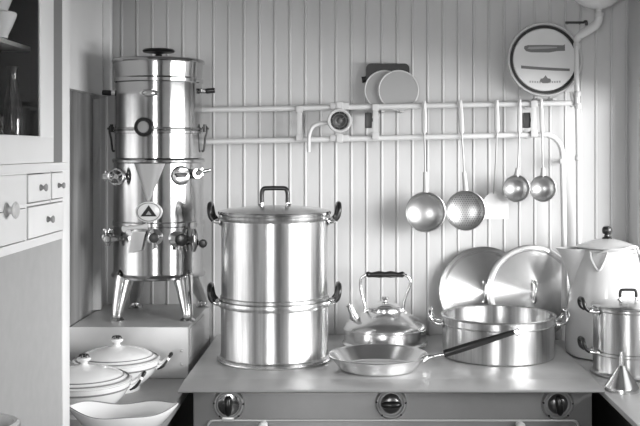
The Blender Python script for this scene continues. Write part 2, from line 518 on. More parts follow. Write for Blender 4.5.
lathe(bm, [(0, uz(57)), (.014, uz(57)), (.010, uz(54.5)), (.020, uz(53.2)), (.050, uz(52.6)), (.054, uz(51)), (.050, uz(49.4)), (0, uz(48.8))], 40)
obj('knob', bm, M['black'], lid, 'flat black knob')

def on_tank(px, py, r=UR, out=0.0):
    """matrix at the tank surface as seen at column px, local z pointing outwards"""
    lo, hi = -1.45, 1.45
    for _ in range(40):
        a = (lo + hi) / 2
        if 352 + F * (UX + r * math.sin(a)) / (UD - r * math.cos(a)) < px: lo = a
        else: hi = a
    pos = Vector(((r + out) * math.sin(a), -(r + out) * math.cos(a), 0))
    pos.z = EYE - (py - 150) * (UD + pos.y) / F - SB
    return Matrix.Translation(pos) @ Matrix.Rotation(a, 4, 'Z') @ FRONT
def U(px, py, dy):
    d = UD + dy
    return Vector(((px - 352) * d / F - UX, dy, EYE - (py - 150) * d / F - SB))
def urn_lathe(name, prof, px, py, m, r=UR, parent=urn, label=None, sx=1, sy=1, n=32):
    bm = bmesh.new(); lathe(bm, prof, n, on_tank(px, py, r), sx=sx, sy=sy)
    return obj(name, bm, m, parent, label)

dial = urn_lathe('thermometer', [(0, -.004), (.031, -.004), (.031, .012), (.028, .017), (.022, .017), (.020, .012), (0, .012)], 144.5, 127, M['black'], UU, label='round black thermometer')
urn_lathe('dial_face', [(0, .0135), (.013, .0135), (.019, .0125), (.019, .012)], 144.5, 127, M['mark2'], UU, dial)
urn_lathe('maker_plate', [(0, .003), (.026, .003), (.030, .001), (.030, -.004)], 149, 93, M['nickfit'], UU, sx=1, sy=.42, label='oval raised plate')
bm = bmesh.new()
mt = on_tank(149, 93, UU)
pts = [mt @ Vector((.022 * math.cos(a), .0085 * math.sin(a), .0035)) for a in [2 * PI * k / 32 for k in range(33)]]
tube(bm, pts, .0012, 1, 6)
obj('plate_border', bm, M['mark'], urn)

# pointed spout shield (half cone) on the front of the lower tank
bm = bmesh.new()
mt = on_tank(150, 163.5, UR - .006)
L = .120
prof = []
n = 28
top = [bm.verts.new(mt @ Vector((.050 * math.cos(a), 0, .004 + .040 * math.sin(a)))) for a in [PI * k / n for k in range(n + 1)]]
bot = [bm.verts.new(mt @ Vector((.005 * math.cos(a) - .004, -L, .003 + .006 * math.sin(a)))) for a in [PI * k / n for k in range(n + 1)]]
for k in range(n): bm.faces.new((top[k], top[k + 1], bot[k + 1], bot[k]))
cc = bm.verts.new(mt @ Vector((0, 0, -.002)))
for k in range(n): bm.faces.new((top[k], cc, top[k + 1]))
obj('spout_shield', bm, M['strip'], urn, 'bright pointed cone')

med = urn_lathe('medallion', [(0, .004), (.037, .004), (.043, .002), (.043, -.008)], 149, 212, M['white'], UR, sx=1, sy=.78, n=48, label='white oval medallion with dark triangle')
mt = on_tank(149, 212, UR)
bm = bmesh.new()
prism(bm, [(-.026, -.014), (.026, -.014), (0, .022)], .0035, .0052, 'Z', mt)
obj('emblem', bm, M['black'], med, 'dark triangle emblem')
bm = bmesh.new()
tube(bm, [mt @ Vector((.037 * math.cos(a), .029 * math.sin(a), .004)) for a in [2 * PI * k / 40 for k in range(41)]], .0013, 1, 6)
obj('emblem_ring', bm, M['mark'], med)
bm = bmesh.new()
prism(bm, [(-.009, -.0085), (.009, -.0085), (0, .004)], .0050, .0058, 'Z', mt)
obj('emblem_centre', bm, M['mark2'], med)

# side grips and clips
for s, py in ((-1, 93), (1, 91)):
    bm = bmesh.new()
    z = uz(py)
    tube(bm, [(s * (UU - .004), 0, z), (s * (UU + .014), 0, z)], .009, 1, 14)
    h = obj('handle', bm, M['nickfit'], urn)
    bm = bmesh.new()
    tube(bm, [(s * (UU + .012), 0, z), (s * (UU + .020), 0, z), (s * (UU + .045), 0, z + .002)], [.007, .0095, .0085], 3, 14)
    obj('grip', bm, M['black'], h, 'black grip')
for s in (-1, 1):
    bm = bmesh.new()
    z0 = uz(128); z1 = uz(150)
    tube(bm, [(s * (UU + .004), -.01, z0), (s * (UU + .018), -.01, z0 + .004), (s * (UU + .019), -.01, z0 - .012), (s * (UU + .014), -.01, (z0 + z1) / 2), (s * (UU + .009), -.01, z1), (s * (UU + .002), -.01, z1 - .004)], .0036, 6, 8)
    tube(bm, [(s * (UU + .012), -.01, z0 + .012), (s * (UU + .012), -.01, z0 - .014)], .006, 1, 10)
    tube(bm, [(s * (UU + .006), -.01, z0 - .004), (s * (UU + .026), -.01, z0 - .002)], .0035, 1, 8)
    obj('clip', bm, M['iron'], urn, 'dark spring clip')

# taps
def radial(bm, px, py, segs, n=20, r=UR):
    lathe(bm, segs, n, on_tank(px, py, r))
# upper left: wheel facing front with a side stub
bm = bmesh.new()
tube(bm, [U(122, 176, -.085), U(116, 176.5, -.128), U(109, 176.5, -.130), U(104.5, 176.5, -.130)], [.010, .009, .008, .008], 3, 12)
v = obj('tap', bm, M['nickfit'], urn)
bm = bmesh.new(); c = Matrix.Translation(U(117.5, 176.5, -.128)) @ FRONT
ring(bm, .024, .005, .014, 28, 8, c)
for k in range(4):
    a = k * PI / 2 + .5
    tube(bm, [c @ Vector((0, 0, .014)), c @ Vector((.024 * math.cos(a), .024 * math.sin(a), .014))], .0036, 1, 8)
lathe(bm, [(0, .020), (.008, .019), (.009, .008), (0, .006)], 16, c)
obj('hand_wheel', bm, M['nickfit'], v)
bm = bmesh.new()
tube(bm, [U(109.5, 176.5, -.130), U(103.5, 176.5, -.130)], .013, 1, 16)
tube(bm, [U(106.5, 180.5, -.130), U(106.5, 171, -.130)], .0052, 1, 12)
obj('tap_end', bm, M['nickfit'], v)
# upper right: round plaque and lever
pl = urn_lathe('gauge_plate', [(0, .006), (.022, .008), (.029, .010), (.032, .006), (.032, -.006)], 180.5, 175.5, M['chrome'], UR)
bm = bmesh.new(); mt = on_tank(180.5, 175.5, UR)
box(bm, (-.017, -.006, .006), (.017, .006, .013), .003, 2, mt)
tube(bm, [mt @ Vector((-.020, .004, .010)), mt @ Vector((.018, .004, .013))], .004, 1, 10)
obj('plate_slot', bm, M['iron'], pl)
bm = bmesh.new()
tube(bm, [U(193, 174, -.080), U(197.5, 173.5, -.108)], .016, 1, 16)
t_ = obj('tap', bm, M['chrome'], urn)
bm = bmesh.new()
tube(bm, [U(198, 173, -.108), U(201, 172, -.112), U(206, 171, -.112), U(211, 169.8, -.112)], [.009, .006, .006, .005], 4, 12)
tube(bm, [U(202, 175.5, -.112), U(202, 168, -.112)], .005, 1, 10)
obj('lever', bm, M['nickfit'], t_)
# lower left tap, standing out to the side
bm = bmesh.new()
q = U(107.5, 238, -.120)
tube(bm, [U(122, 238, -.085), U(114, 238.3, -.110), q], [.009, .010, .012], 4, 14)
lathe(bm, [(0, -.026), (.007, -.026), (.011, -.018), (.019, -.008), (.023, .002), (.020, .012), (.010, .018), (.009, .024), (.018, .026), (.018, .031), (0, .032)], 24, T(*q))
tp = obj('tap', bm, M['nickfit'], urn)
bm = bmesh.new()
lathe(bm, [(0, .034), (.010, .032), (.014, .024), (.009, .018), (.009, 0)], 20, T(*U(109, 238.5, -.120)) @ FRONT)
tube(bm, [U(112, 239, -.142), U(118, 239, -.145)], [.010, .006], 1, 12)
obj('tap_nut', bm, M['nickfit'], tp)
# lower middle: sight glass with white roll and pouring lip
bm = bmesh.new(); mt = on_tank(139, 228, UR)
tube(bm, [mt @ Vector((-.046, -.003, .014)), mt @ Vector((-.030, 0, .017)), mt @ Vector((.022, .006, .017)), mt @ Vector((.034, .008, .012))], [.011, .006, .007, .0125], 4, 16)
rl = obj('roller', bm, M['white'], urn, 'short white roller')
bm = bmesh.new()
prism(bm, [(-.032, -.080), (.014, -.070), (.028, -.010), (-.018, -.012)], -.004, .012, 'Z', mt)
obj('lip_plate', bm, M['chrome'], rl)
def front_tap(px, py, knob_m, rk=.018):
    bm = bmesh.new(); mt = on_tank(px, py, UR)
    lathe(bm, [(0, -.006), (.024, -.006), (.026, .004), (.016, .010), (.012, .014), (.012, .030), (0, .031)], 24, mt)
    tube(bm, [mt @ Vector((0, .012, .020)), mt @ Vector((0, -.004, .030)), mt @ Vector((0, -.026, .030)), mt @ Vector((0, -.032, .028))], [.007, .009, .008, .008], 5, 12)
    q = obj('tap', bm, M['nickfit'], urn)
    bm = bmesh.new()
    lathe(bm, [(0, .030), (rk, .030), (rk * 1.08, .036), (rk, .044), (rk * .5, .047), (0, .046)], 24, mt)
    obj('knob', bm, knob_m, q)
front_tap(155, 237, M['iron'], .015)
front_tap(176.5, 239, M['black'], .019)
bm = bmesh.new(); mt = on_tank(190, 240, UR)
tube(bm, [mt @ Vector((0, -.036, .016)), mt @ Vector((0, -.012, .022)), mt @ Vector((0, .018, .022)), mt @ Vector((0, .036, .018))], [.007, .013, .012, .007], 5, 14)
tube(bm, [mt @ Vector((0, 0, -.006)), mt @ Vector((0, 0, .02))], .012, 1, 14)
lv = obj('tap', bm, M['chrome'], urn)
bm = bmesh.new(); lathe(bm, [(0, .014), (.009, .012), (.012, .004), (.010, -.006), (0, -.008)], 18, mt @ T(0, .046, .016) @ Matrix.Rotation(-PI / 2, 4, 'X'))
obj('knob', bm, M['white'], lv, 'white knob')
bm = bmesh.new()
tube(bm, [U(194, 243, -.075), U(199, 243, -.098), U(202, 243, -.100)], [.006, .006, .008], 3, 12)
sn = obj('side_knob', bm, M['nickfit'], urn)
bm = bmesh.new()
lathe(bm, [(0, .014), (.010, .013), (.0135, .008), (.0135, -.008), (.010, -.013), (0, -.014)], 20, T(*U(203, 243.5, -.104)) @ FRONT)
obj('knob', bm, M['black'], sn, 'black knob')

# four legs
for k, (px, py, back) in enumerate(((117.5, 321, 0), (187.5, 321, 0), (135, 308, 1), (203, 307, 1))):
    d = .553 / ((py - 150) / F)
    fx = (px - 352) * d / F - UX; fy = d - UD
    ztop = uz(275) + .004
    tx, ty = fx * 1.0, fy * .86
    rt = math.hypot(tx, ty)
    if rt > .138: tx *= .138 / rt; ty *= .138 / rt
    bm = bmesh.new()
    tube(bm, [(tx * .97, ty * .97, ztop), (tx, ty, ztop - .012), (fx * .985 + tx * .015, fy * .985 + ty * .015, .030), (fx, fy, .010)], [.0325, .0315, .0175, .0145], 5, 24)
    leg = obj('leg', bm, M['nickfit'], urn)
    bm = bmesh.new()
    lathe(bm, [(0, 0), (.024, 0), (.025, .004), (.021, .009), (.014, .014), (0, .015)], 24, T(fx, fy, 0))
    obj('foot', bm, M['nickfit'], leg)

# ------------------------------------------------------------------ stove
SZ = .86
SX0, SX1, SY0, SY1 = -.485, .705, 2.904, 3.60
sv = thing('stove', 'wide steel topped galley stove carrying the stockpot, kettle and pans', 'stove')
obj('stove_top', B(box, (SX0, SY0 - .002, SZ - .022), (SX1, SY1, SZ), .0015), M['steeltop'], sv)
bm = bmesh.new()       # gently sloping front strip
prism(bm, [(SY0 - .002, SZ), (2.80, SZ - .0055), (2.791, SZ - .0070), (2.788, SZ - .0095), (2.790, SZ - .0125), (2.80, SZ - .0150), (2.86, SZ - .022), (SY0 - .002, SZ - .022)], SX0, SX1, 'X')
obj('front_strip', bm, M['lip'], sv, 'pale strip along the front of the top')
obj('stove_body', B(box, (-.456, 2.872, .09), (.690, SY1, SZ - .022), .004), M['stovefr'], sv)
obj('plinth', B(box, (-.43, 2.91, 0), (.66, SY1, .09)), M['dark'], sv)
DYF = 2.872
def fx(px, d=DYF): return (px - 352) * d / F
def fz(py, d=DYF): return EYE - (py - 150) * d / F
bm = bmesh.new()
dx0, dx1, dz1 = fx(208), fx(578), fz(420)
box(bm, (dx0, DYF - .006, .16), (dx1, DYF + .01, dz1), .004)
od = obj('oven_door', bm, M['stovefr'], sv)
bm = bmesh.new()
r_ = .018
path = [(dx0, DYF - .006, .17)] + [(dx0 + r_ - r_ * math.cos(k * PI / 12), DYF - .006, dz1 - r_ + r_ * math.sin(k * PI / 12)) for k in range(7)] + [(dx1 - r_ + r_ * math.sin(k * PI / 12), DYF - .006, dz1 - r_ + r_ * math.cos(k * PI / 12)) for k in range(7)] + [(dx1, DYF - .006, .17)]
tube(bm, path, .0035, 1, 8)
obj('door_trim', bm, M['strip'], od, 'bright trim round the door')
for px in (264, 519):
    bm = bmesh.new()
    lathe(bm, [(0, -.004), (.012, -.004), (.010, .004), (.006, .008), (.007, .014), (.0125, .020), (.0135, .026), (.010, .032), (0, .034)], 24, T(fx(px), DYF - .006, fz(423.5)) @ FRONT)
    obj('knob', bm, M['white'], od, 'small white knob')
for k, (px, py) in enumerate(((229, 404), (391, 403), (557.5, 403.5))):
    c = T(fx(px), DYF, fz(py)) @ FRONT
    bm = bmesh.new()
    lathe(bm, [(0, .006), (.034, .006), (.037, .010), (.041, .010), (.0455, .004), (.046, -.003)], 48, c)
    sw = obj('switch', bm, M['bezel'], sv)
    bm = bmesh.new()
    if k == 0: lathe(bm, [(.0, .012), (.024, .011), (.031, .009), (.032, .004)], 40, c)
    else: lathe(bm, [(.0, .020), (.016, .019), (.025, .015), (.029, .008), (.029, .003)], 40, c)
    obj('switch_dome', bm, M['chrome'] if k == 0 else M['domeg'], sw)
    bm = bmesh.new()
    a = (0.0, PI / 2, .12)[k]
    tube(bm, [c @ Matrix.Rotation(a, 4, 'Z') @ Vector((0, q, .020 + .006 * (1 - (q / .026) ** 2))) for q in (-.027, -.018, 0, .018, .027)], [.006, .010, .0105, .010, .006], 4, 14)
    obj('switch_handle', bm, M['black'], sw, 'black turning handle')
    for sx_, sz_ in ((-1, .1), (1, .05), (-.62, -.8), (.68, -.78)):
        bm = bmesh.new()
        lathe(bm, [(0, .0035), (.0026, .003), (.0036, 0), (.0036, -.002)], 10, c @ T(sx_ * .0415, sz_ * .041, .008))
        obj('screw', bm, M['black'], sw)
    if k == 0:
        bm = bmesh.new()
        box(bm, (-.020, -.0485, .006), (.016, -.036, .011), .004, 2, c)
        obj('switch_plate', bm, M['strip'], sw)

# ------------------------------------------------------------------ right counter
RZ = .84
rc = thing('corner_counter', 'pale metal counter in the right corner, under the coffee pot and funnel', 'counter')
bm = bmesh.new()
box(bm, (.712, 1.55, RZ - .016), (XR - .004, YB - .008, RZ), .002)
obj('worktop', bm, M['rcounter'], rc)
obj('base_cabinet', B(box, (.755, 1.60, .08), (XR - .004, YB - .008, RZ - .016), .003), M['iron'], rc, 'dark cabinet under the worktop')
obj('plinth', B(box, (.80, 1.62, 0), (XR - .004, YB - .008, .08)), M['iron'], rc)

# ------------------------------------------------------------------ loop handles for pots
def loop_handle(parent, R, ang, z, out=.042, rise=.052, w=.034, r=.0055, grip=M['black'], root=M['alup'], gr=1.45):
    mt = Matrix.Rotation(ang, 4, 'Z')
    for s in (-1, 1):
        bm = bmesh.new()
        tube(bm, [mt @ Vector((R - .004, s * w, z)), mt @ Vector((R + out * .30, s * w, z)), mt @ Vector((R + out * .62, s * w, z + rise * .10))], [r * 1.5, r * 1.2, r * 1.1], 4, 10)
        lathe(bm, [(0, .003), (r * 2.0, .002), (r * 2.4, -.003)], 14, mt @ T(R, s * w, z) @ Matrix.Rotation(PI / 2, 4, 'Y'))
        obj('handle_mount', bm, root, parent)
    bm = bmesh.new()
    pts = [(R + out * .58, -w, z + rise * .08), (R + out * .86, -w, z + rise * .32), (R + out * .98, -w * .96, z + rise * .72), (R + out, -w * .62, z + rise), (R + out, 0, z + rise * 1.04),
           (R + out, w * .62, z + rise), (R + out * .98, w * .96, z + rise * .72), (R + out * .86, w, z + rise * .32), (R + out * .58, w, z + rise * .08)]
    tube(bm, [mt @ Vector(p) for p in pts], [r * gr] * 9, 5, 12)
    obj('handle', bm, grip, parent, 'black loop handle' if grip is M['black'] else None)
def lid_arch(parent, z, half, hgt, r, ang=0.0, grip=M['black'], base=M['alup']):
    mt = Matrix.Rotation(ang, 4, 'Z')
    for s in (-1, 1):
        bm = bmesh.new()
        tube(bm, [mt @ Vector((s * half * 1.15, 0, z)), mt @ Vector((s * half * 1.02, 0, z + .006)), mt @ Vector((s * half, 0, z + .016))], [r * 1.7, r * 1.1, r], 3, 10)
        obj('handle_mount', bm, base, parent)
    bm = bmesh.new()
    tube(bm, [mt @ Vector(p) for p in ((-half, 0, z + .012), (-half, 0, z + hgt * .72), (-half * .86, 0, z + hgt * .96), (-half * .5, 0, z + hgt), (half * .5, 0, z + hgt), (half * .86, 0, z + hgt * .96), (half, 0, z + hgt * .72), (half, 0, z + .012))], r * 1.15, 5, 12)
    obj('handle', bm, grip, parent, 'black arched handle')

# ------------------------------------------------------------------ big stockpot
SPX, SPD = -.2465, 3.19
sp = thing('stockpot', 'big two-tier aluminium stockpot with black lid handle, on the stove', 'stockpot', (SPX, SPD, SZ))
def sz(y): return EYE - (y - 150) * SPD / F - SZ
R = .1705
low = obj('lower_pot', B(lathe, [(0, .002), (R + .006, .002), (R + .0105, .004), (R + .0115, .010), (R + .009, .014), (R + .002, .0165), (R, .020), (R, sz(305)), (R + .003, sz(304)), (R + .004, sz(301)), (R + .002, sz(299)), (R - .004, sz(298.6)), (0, sz(298.6))], 128), M['alu'], sp)
bm = bmesh.new(); ring(bm, R + .007, .0055, .0055, 96, 8)
obj('base_ring', bm, M['alup'], low)
up = obj('upper_pot', B(lathe, [(0, sz(298.5)), (R - .001, sz(298.5)), (R + .002, sz(297.5)), (R + .0025, sz(295)), (R - .0015, sz(294)), (R - .001, sz(220)), (R + .002, sz(219)), (R + .006, sz(217.5)), (R + .007, sz(215.5)), (R + .004, sz(214)), (0, sz(214))], 128), M['alu'], sp)
lid = obj('lid', B(lathe, [(R + .002, sz(214)), (R + .0085, sz(213.6)), (R + .010, sz(212)), (R + .007, sz(210.6)), (R - .004, sz(210.0)), (R - .02, sz(208.5)), (.10, sz(206.8)), (.05, sz(205.8)), (0, sz(205.4))], 128), M['alulid'], sp)
lid_arch(lid, sz(206.4), .041, .058, .0062)
for a in (PI, 0.10):
    loop_handle(up, R, a, sz(221), .034, .052, .034)
    loop_handle(low, R, a, sz(302), .034, .052, .034)

# ------------------------------------------------------------------ small two-tier pot on the right counter
SQX, SQD = .848, 3.07
sq = thing('double_boiler', 'small two-tier aluminium pot with black handles, in front of white coffee pot', 'pot', (SQX, SQD, RZ))
def qz(y): return EYE - (y - 150) * SQD / F - RZ
R = .106
low = obj('lower_pot', B(lathe, [(0, .001), (R + .003, .001), (R + .008, .004), (R + .008, .009), (R + .002, .012), (R, .016), (R, qz(353)), (R + .003, qz(352)), (R + .003, qz(349.5)), (R - .004, qz(349)), (0, qz(349))], 96), M['alu'], sq)
up = obj('upper_pot', B(lathe, [(0, qz(349)), (R - .001, qz(349)), (R - .001, qz(310)), (R + .004, qz(308.5)), (R + .004, qz(306.5)), (0, qz(306.5))], 96), M['alu'], sq)
lid = obj('lid', B(lathe, [(R, qz(306.5)), (R + .0055, qz(306)), (R + .0065, qz(304.6)), (R + .003, qz(303.6)), (R - .012, qz(302.6)), (.05, qz(300.2)), (0, qz(299.4))], 96), M['alulid'], sq)
lid_arch(lid, qz(300.8), .0245, .034, .0042)
for a in (PI + .10, .10):
    loop_handle(up, R, a, qz(310), .042, .036, .024, .0042)
    loop_handle(low, R, a, qz(349.5) - .002, .042, .038, .024, .0042)

# ------------------------------------------------------------------ kettle
kt = thing('tea_kettle', 'squat polished kettle with black bail grip, at the back of the stove', 'kettle', (.113, 3.425, SZ))
body = obj('body', B(lathe, [(0, .001), (.140, .001), (.147, .003), (.1475, .008), (.143, .011), (.1405, .014), (.1405, .055), (.1385, .064), (.131, .074), (.115, .086), (.094, .099), (.074, .110), (.061, .1155), (.060, .121), (.056, .123), (0, .123)], 112), M['kettle'], kt)
bm = bmesh.new(); ring(bm, .1415, .0022, .057, 96, 8)
obj('seam', bm, M['kettle'], body)
lid = obj('lid', B(lathe, [(.050, .1225), (.056, .1232), (.057, .1265), (.052, .131), (.036, .141), (.016, .146), (0, .147)], 64), M['kettle'], kt)
obj('knob', B(lathe, [(0, .146), (.008, .146), (.005, .149), (.010, .153), (.0125, .158), (.010, .163), (0, .1645)], 24), M['kettle'], lid)
bm = bmesh.new()
tube(bm, [(-.088, -.022, .080), (-.102, -.026, .096), (-.112, -.029, .116), (-.121, -.031, .138)], [.0215, .0165, .0125, .0105], 6, 20)
sp_ = obj('spout', bm, M['kettle'], kt)
bm = bmesh.new(); tip = Matrix.Translation((-.1212, -.031, .1385)) @ Matrix.Rotation(-.35, 4, 'Y')
lathe(bm, [(.0085, -.002), (.0125, -.002), (.013, .002), (.0085, .002)], 20, tip)
obj('spout_lip', bm, M['kettle'], sp_)
for s in (-1, 1):
    bm = bmesh.new()
    if s < 0: pts = [(-.064, 0, .108), (-.068, 0, .128), (-.078, 0, .165), (-.084, 0, .200), (-.081, 0, .224), (-.066, 0, .236), (-.050, 0, .238)]
    else: pts = [(.064, 0, .106), (.063, 0, .128), (.070, 0, .160), (.084, 0, .198), (.086, 0, .218), (.074, 0, .235), (.058, 0, .238)]
    tube(bm, pts, [.0062, .005, .0046, .0046, .0050, .0055, .005], 6, 12)
    lathe(bm, [(0, .008), (.009, .006), (.010, 0), (.009, -.006), (0, -.008)], 16, T(s * .065, 0, .112) @ FRONT)
    bl = obj('bail', bm, M['kettle'], kt)
bm = bmesh.new()
tube(bm, [(-.064, 0, .2375), (-.058, 0, .2385), (-.045, 0, .2375), (-.02, 0, .239), (0, 0, .238), (.02, 0, .239), (.045, 0, .2375), (.060, 0, .2385), (.066, 0, .2375)], [.0070, .0110, .0085, .0120, .0095, .0120, .0085, .0110, .0070], 5, 16)
obj('grip', bm, M['black'], kt, 'black turned grip')

# ------------------------------------------------------------------ frying pan
fp = thing('frying_pan', 'shallow shiny frying pan with long black handle, at the front of the stove', 'frying pan', (.0795, 3.04, SZ))
pan = obj('pan', B(lathe, [(0, .001), (.108, .001), (.114, .0025), (.119, .007), (.146, .041), (.1495, .0435), (.1510, .0455), (.1495, .047), (.146, .0455), (.143, .0425), (.115, .0090), (.110, .0055), (0, .0045)], 112), M['alup'], fp)
d_ = Vector((.426, -.012, .088)).normalized()
a0 = Vector((.139, -.004, .034)); a1 = a0 + d_ * .062
bm = bmesh.new()
tube(bm, [a0 - Vector((.004, 0, .006)), a0 + d_ * .012, a0 + d_ * .030, a0 + d_ * .052, a1], [.017, .0125, .0085, .0095, .0105], 5, 14, flat=.7)
hd = obj('handle', bm, M['alup'], fp)
bm = bmesh.new()
e = a1 + d_ * .0; f_ = Vector((.412, -.012, .114))
dd = (f_ - e)
tube(bm, [e, e + dd * .03, e + dd * .35, e + dd * .75, e + dd * .97, f_], [.0095, .0120, .0120, .0095, .0080, .006], 5, 16)
obj('grip', bm, M['black'], hd, 'long black grip')
bm = bmesh.new()
tube(bm, [f_ + Vector((.0 + .009 * (1 - math.cos(a)), .009 * math.sin(a) * .3, .009 * math.sin(a))) for a in [2 * PI * k / 16 for k in range(17)]], .002, 2, 8)
obj('hanging_ring', bm, M['alup'], hd)

# ------------------------------------------------------------------ casserole (low wide pan) with its loop handles
cs = thing('saute_pan', 'low wide aluminium pan without lid, on the right of the stove', 'pan', (.4745, 3.244, SZ))
R = .180
body = obj('body', B(lathe, [(0, .001), (R - .006, .001), (R - .001, .004), (R, .009), (R, .103), (R + .003, .1045), (R + .0035, .107), (R, .1085), (R, .127), (R + .004, .129), (R + .0055, .132), (R + .003, .1345), (R - .001, .134), (R - .004, .131), (R - .004, .107), (R - .005, .101), (R - .005, .008), (R - .010, .0045), (0, .0042)], 128), M['alu'], cs)
for a in (PI - .12, .02):
    loop_handle(body, R, a, .104, .040, .038, .036, .0055, grip=M['nickfit'], gr=1.3)

# ------------------------------------------------------------------ leaning lids
def lean_lid(name, label, r, loc, yaw, tilt, h, m=M['alulid']):
    # local z = outer face; stands on its edge, leaning back
    o = thing(name, label, 'lid', loc, (0, 0, 0), 'pan lids leaning on the wall')
    o.rotation_mode = 'XYZ'
    o.matrix_world = Matrix.Translation(loc) @ Matrix.Rotation(yaw, 4, 'Z') @ Matrix.Rotation(PI / 2 - tilt, 4, 'X')
    disc = obj('disc', B(lathe, [(r - .012, -.010), (r - .004, -.010), (r - .003, -.001), (r, .0), (r, .004), (r - .004, .0058), (r - .015, .0056), (r - .0175, .0012), (r - .0195, .0012), (r - .0225, .0060), (r * .5, .0065 + h * .55), (r * .15, .0065 + h * .93), (0, .0065 + h), (0, h + .003), (r * .5, h * .55), (r - .022, .002), (r - .012, -.001)], 128), m, o)
    bm = bmesh.new()
    z = h + .004
    for s in (-1, 1):
        lathe(bm, [(0, .004), (.008, .003), (.010, 0)], 14, T(0, s * .034, z - .003))
    tube(bm, [(0, -.034, z), (0, -.036, z + .014), (0, -.028, z + .026), (0, 0, z + .030), (0, .028, z + .026), (0, .036, z + .014), (0, .034, z)], .0048, 6, 12)
    obj('handle', bm, M['nickfit'], o)
    return o
rA = .160
lean_lid('pan_lid', 'dark reflecting round lid leaning behind another lid, left of the pair', rA, P(484, 0, 3.565).xy.to_3d() + Vector((0, 0, SZ + rA * math.cos(.13) + .0015)), -.04, .13, .016)
rB = .164
lean_lid('pan_lid', 'bright round lid leaning at an angle on the wall behind the vertical pipe', rB, P(532.0, 0, 3.538).xy.to_3d() + Vector((0, 0, SZ + rB * math.cos(.10) + .0015)), .09, .10, .018, M['lidb'])

# ------------------------------------------------------------------ white coffee pot
cp = thing('coffee_pot', 'large white enamel coffee pot with black lid knob, in the right corner', 'coffee pot', (.855, 3.352, RZ))
body = obj('body', B(lathe, [(0, .002), (.128, .002), (.136, .006), (.138, .016), (.138, .06), (.136, .11), (.130, .17), (.121, .23), (.111, .28), (.101, .325), (.0965, .346), (.0965, .352), (.099, .356), (.096, .358), (.092, .35), (0, .34)], 96), M['enamel'], cp)
lid = obj('lid', B(lathe, [(.094, .356), (.1005, .3575), (.102, .361), (.099, .3645), (.090, .367), (.070, .375), (.040, .384), (.016, .3885), (0, .389)], 80), M['enamel'], cp)
bm = bmesh.new(); ring(bm, .1012, .0016, .3595, 80, 6)
obj('lid_edge', bm, M['chband'], lid, 'dark edge of the lid')
obj('knob', B(lathe, [(0, .387), (.016, .387), (.017, .391), (.010, .396), (.009, .402), (.015, .406), (.0165, .413), (.0165, .421), (.013, .428), (.006, .430), (0, .4305)], 32), M['black'], lid, 'black turned knob')
bm = bmesh.new()      # pouring lip
rows = []
for z, o_, w in ((.20, -.004, .006), (.245, .010, .022), (.285, .026, .034), (.322, .048, .044), (.345, .066, .050), (.357, .076, .052)):
    rr = .1215 if z < .23 else (.118 if z < .25 else (.110 if z < .29 else (.1015 if z < .33 else .097)))
    ring_ = []
    for k in range(13):
        a = -1 + 2 * k / 12
        ang = a * w / rr
        reach = rr - .004 + (o_ + .004) * (1 - abs(a)) ** .85
        ring_.append(bm.verts.new((-reach * math.cos(ang), reach * math.sin(ang), z)))
    rows.append(ring_)
for a, c in zip(rows, rows[1:]):
    for k in range(12): bm.faces.new((a[k], a[k + 1], c[k + 1], c[k]))
obj('spout', bm, M['enamel'], cp)
bm = bmesh.new()
def cpt(px, py, r): # a point on the pot's front at radius r
    x = (px - 352) * 3.27 / F - .855
    return Vector((x, -math.sqrt(max(0, r * r - x * x)), EYE - (py - 150) * 3.27 / F - RZ))
tube(bm, [cpt(591, 252, .1025), cpt(591.5, 260, .1075), cpt(597, 270, .114), cpt(603, 260, .1075), cpt(606, 252, .1025)], .0042, 5, 10)
tube(bm, [cpt(591, 252, .102), cpt(606, 251.5, .102)], .0042, 3, 10)
ear = obj('ear', bm, M['railst'], cp, 'triangular bracket for the bail')
bm = bmesh.new()
tube(bm, [cpt(596, 254, .106), cpt(606, 249.5, .110), cpt(620, 248.5, .112), cpt(634, 246, .114), Vector((.085, -.080, .347)), Vector((.106, -.020, .352))], .0038, 6, 10)
obj('bail', bm, M['railst'], cp)

# ------------------------------------------------------------------ funnel, upside down
fn = thing('funnel', 'small bright funnel standing upside down at the counter edge', 'funnel', (.768, 2.845, RZ))
obj('cone', B(lathe, [(.044, 0), (.0475, 0), (.0478, .010), (.046, .014), (.0125, .066), (.0095, .072), (.0075, .074), (.040, .012), (.044, .004), (.044, 0)], 56), M['alup'], fn)
obj('spout', B(lathe, [(.0095, .070), (.0088, .080), (.0055, .112), (.0035, .112), (.006, .08), (.0078, .071)], 32), M['alup'], fn)

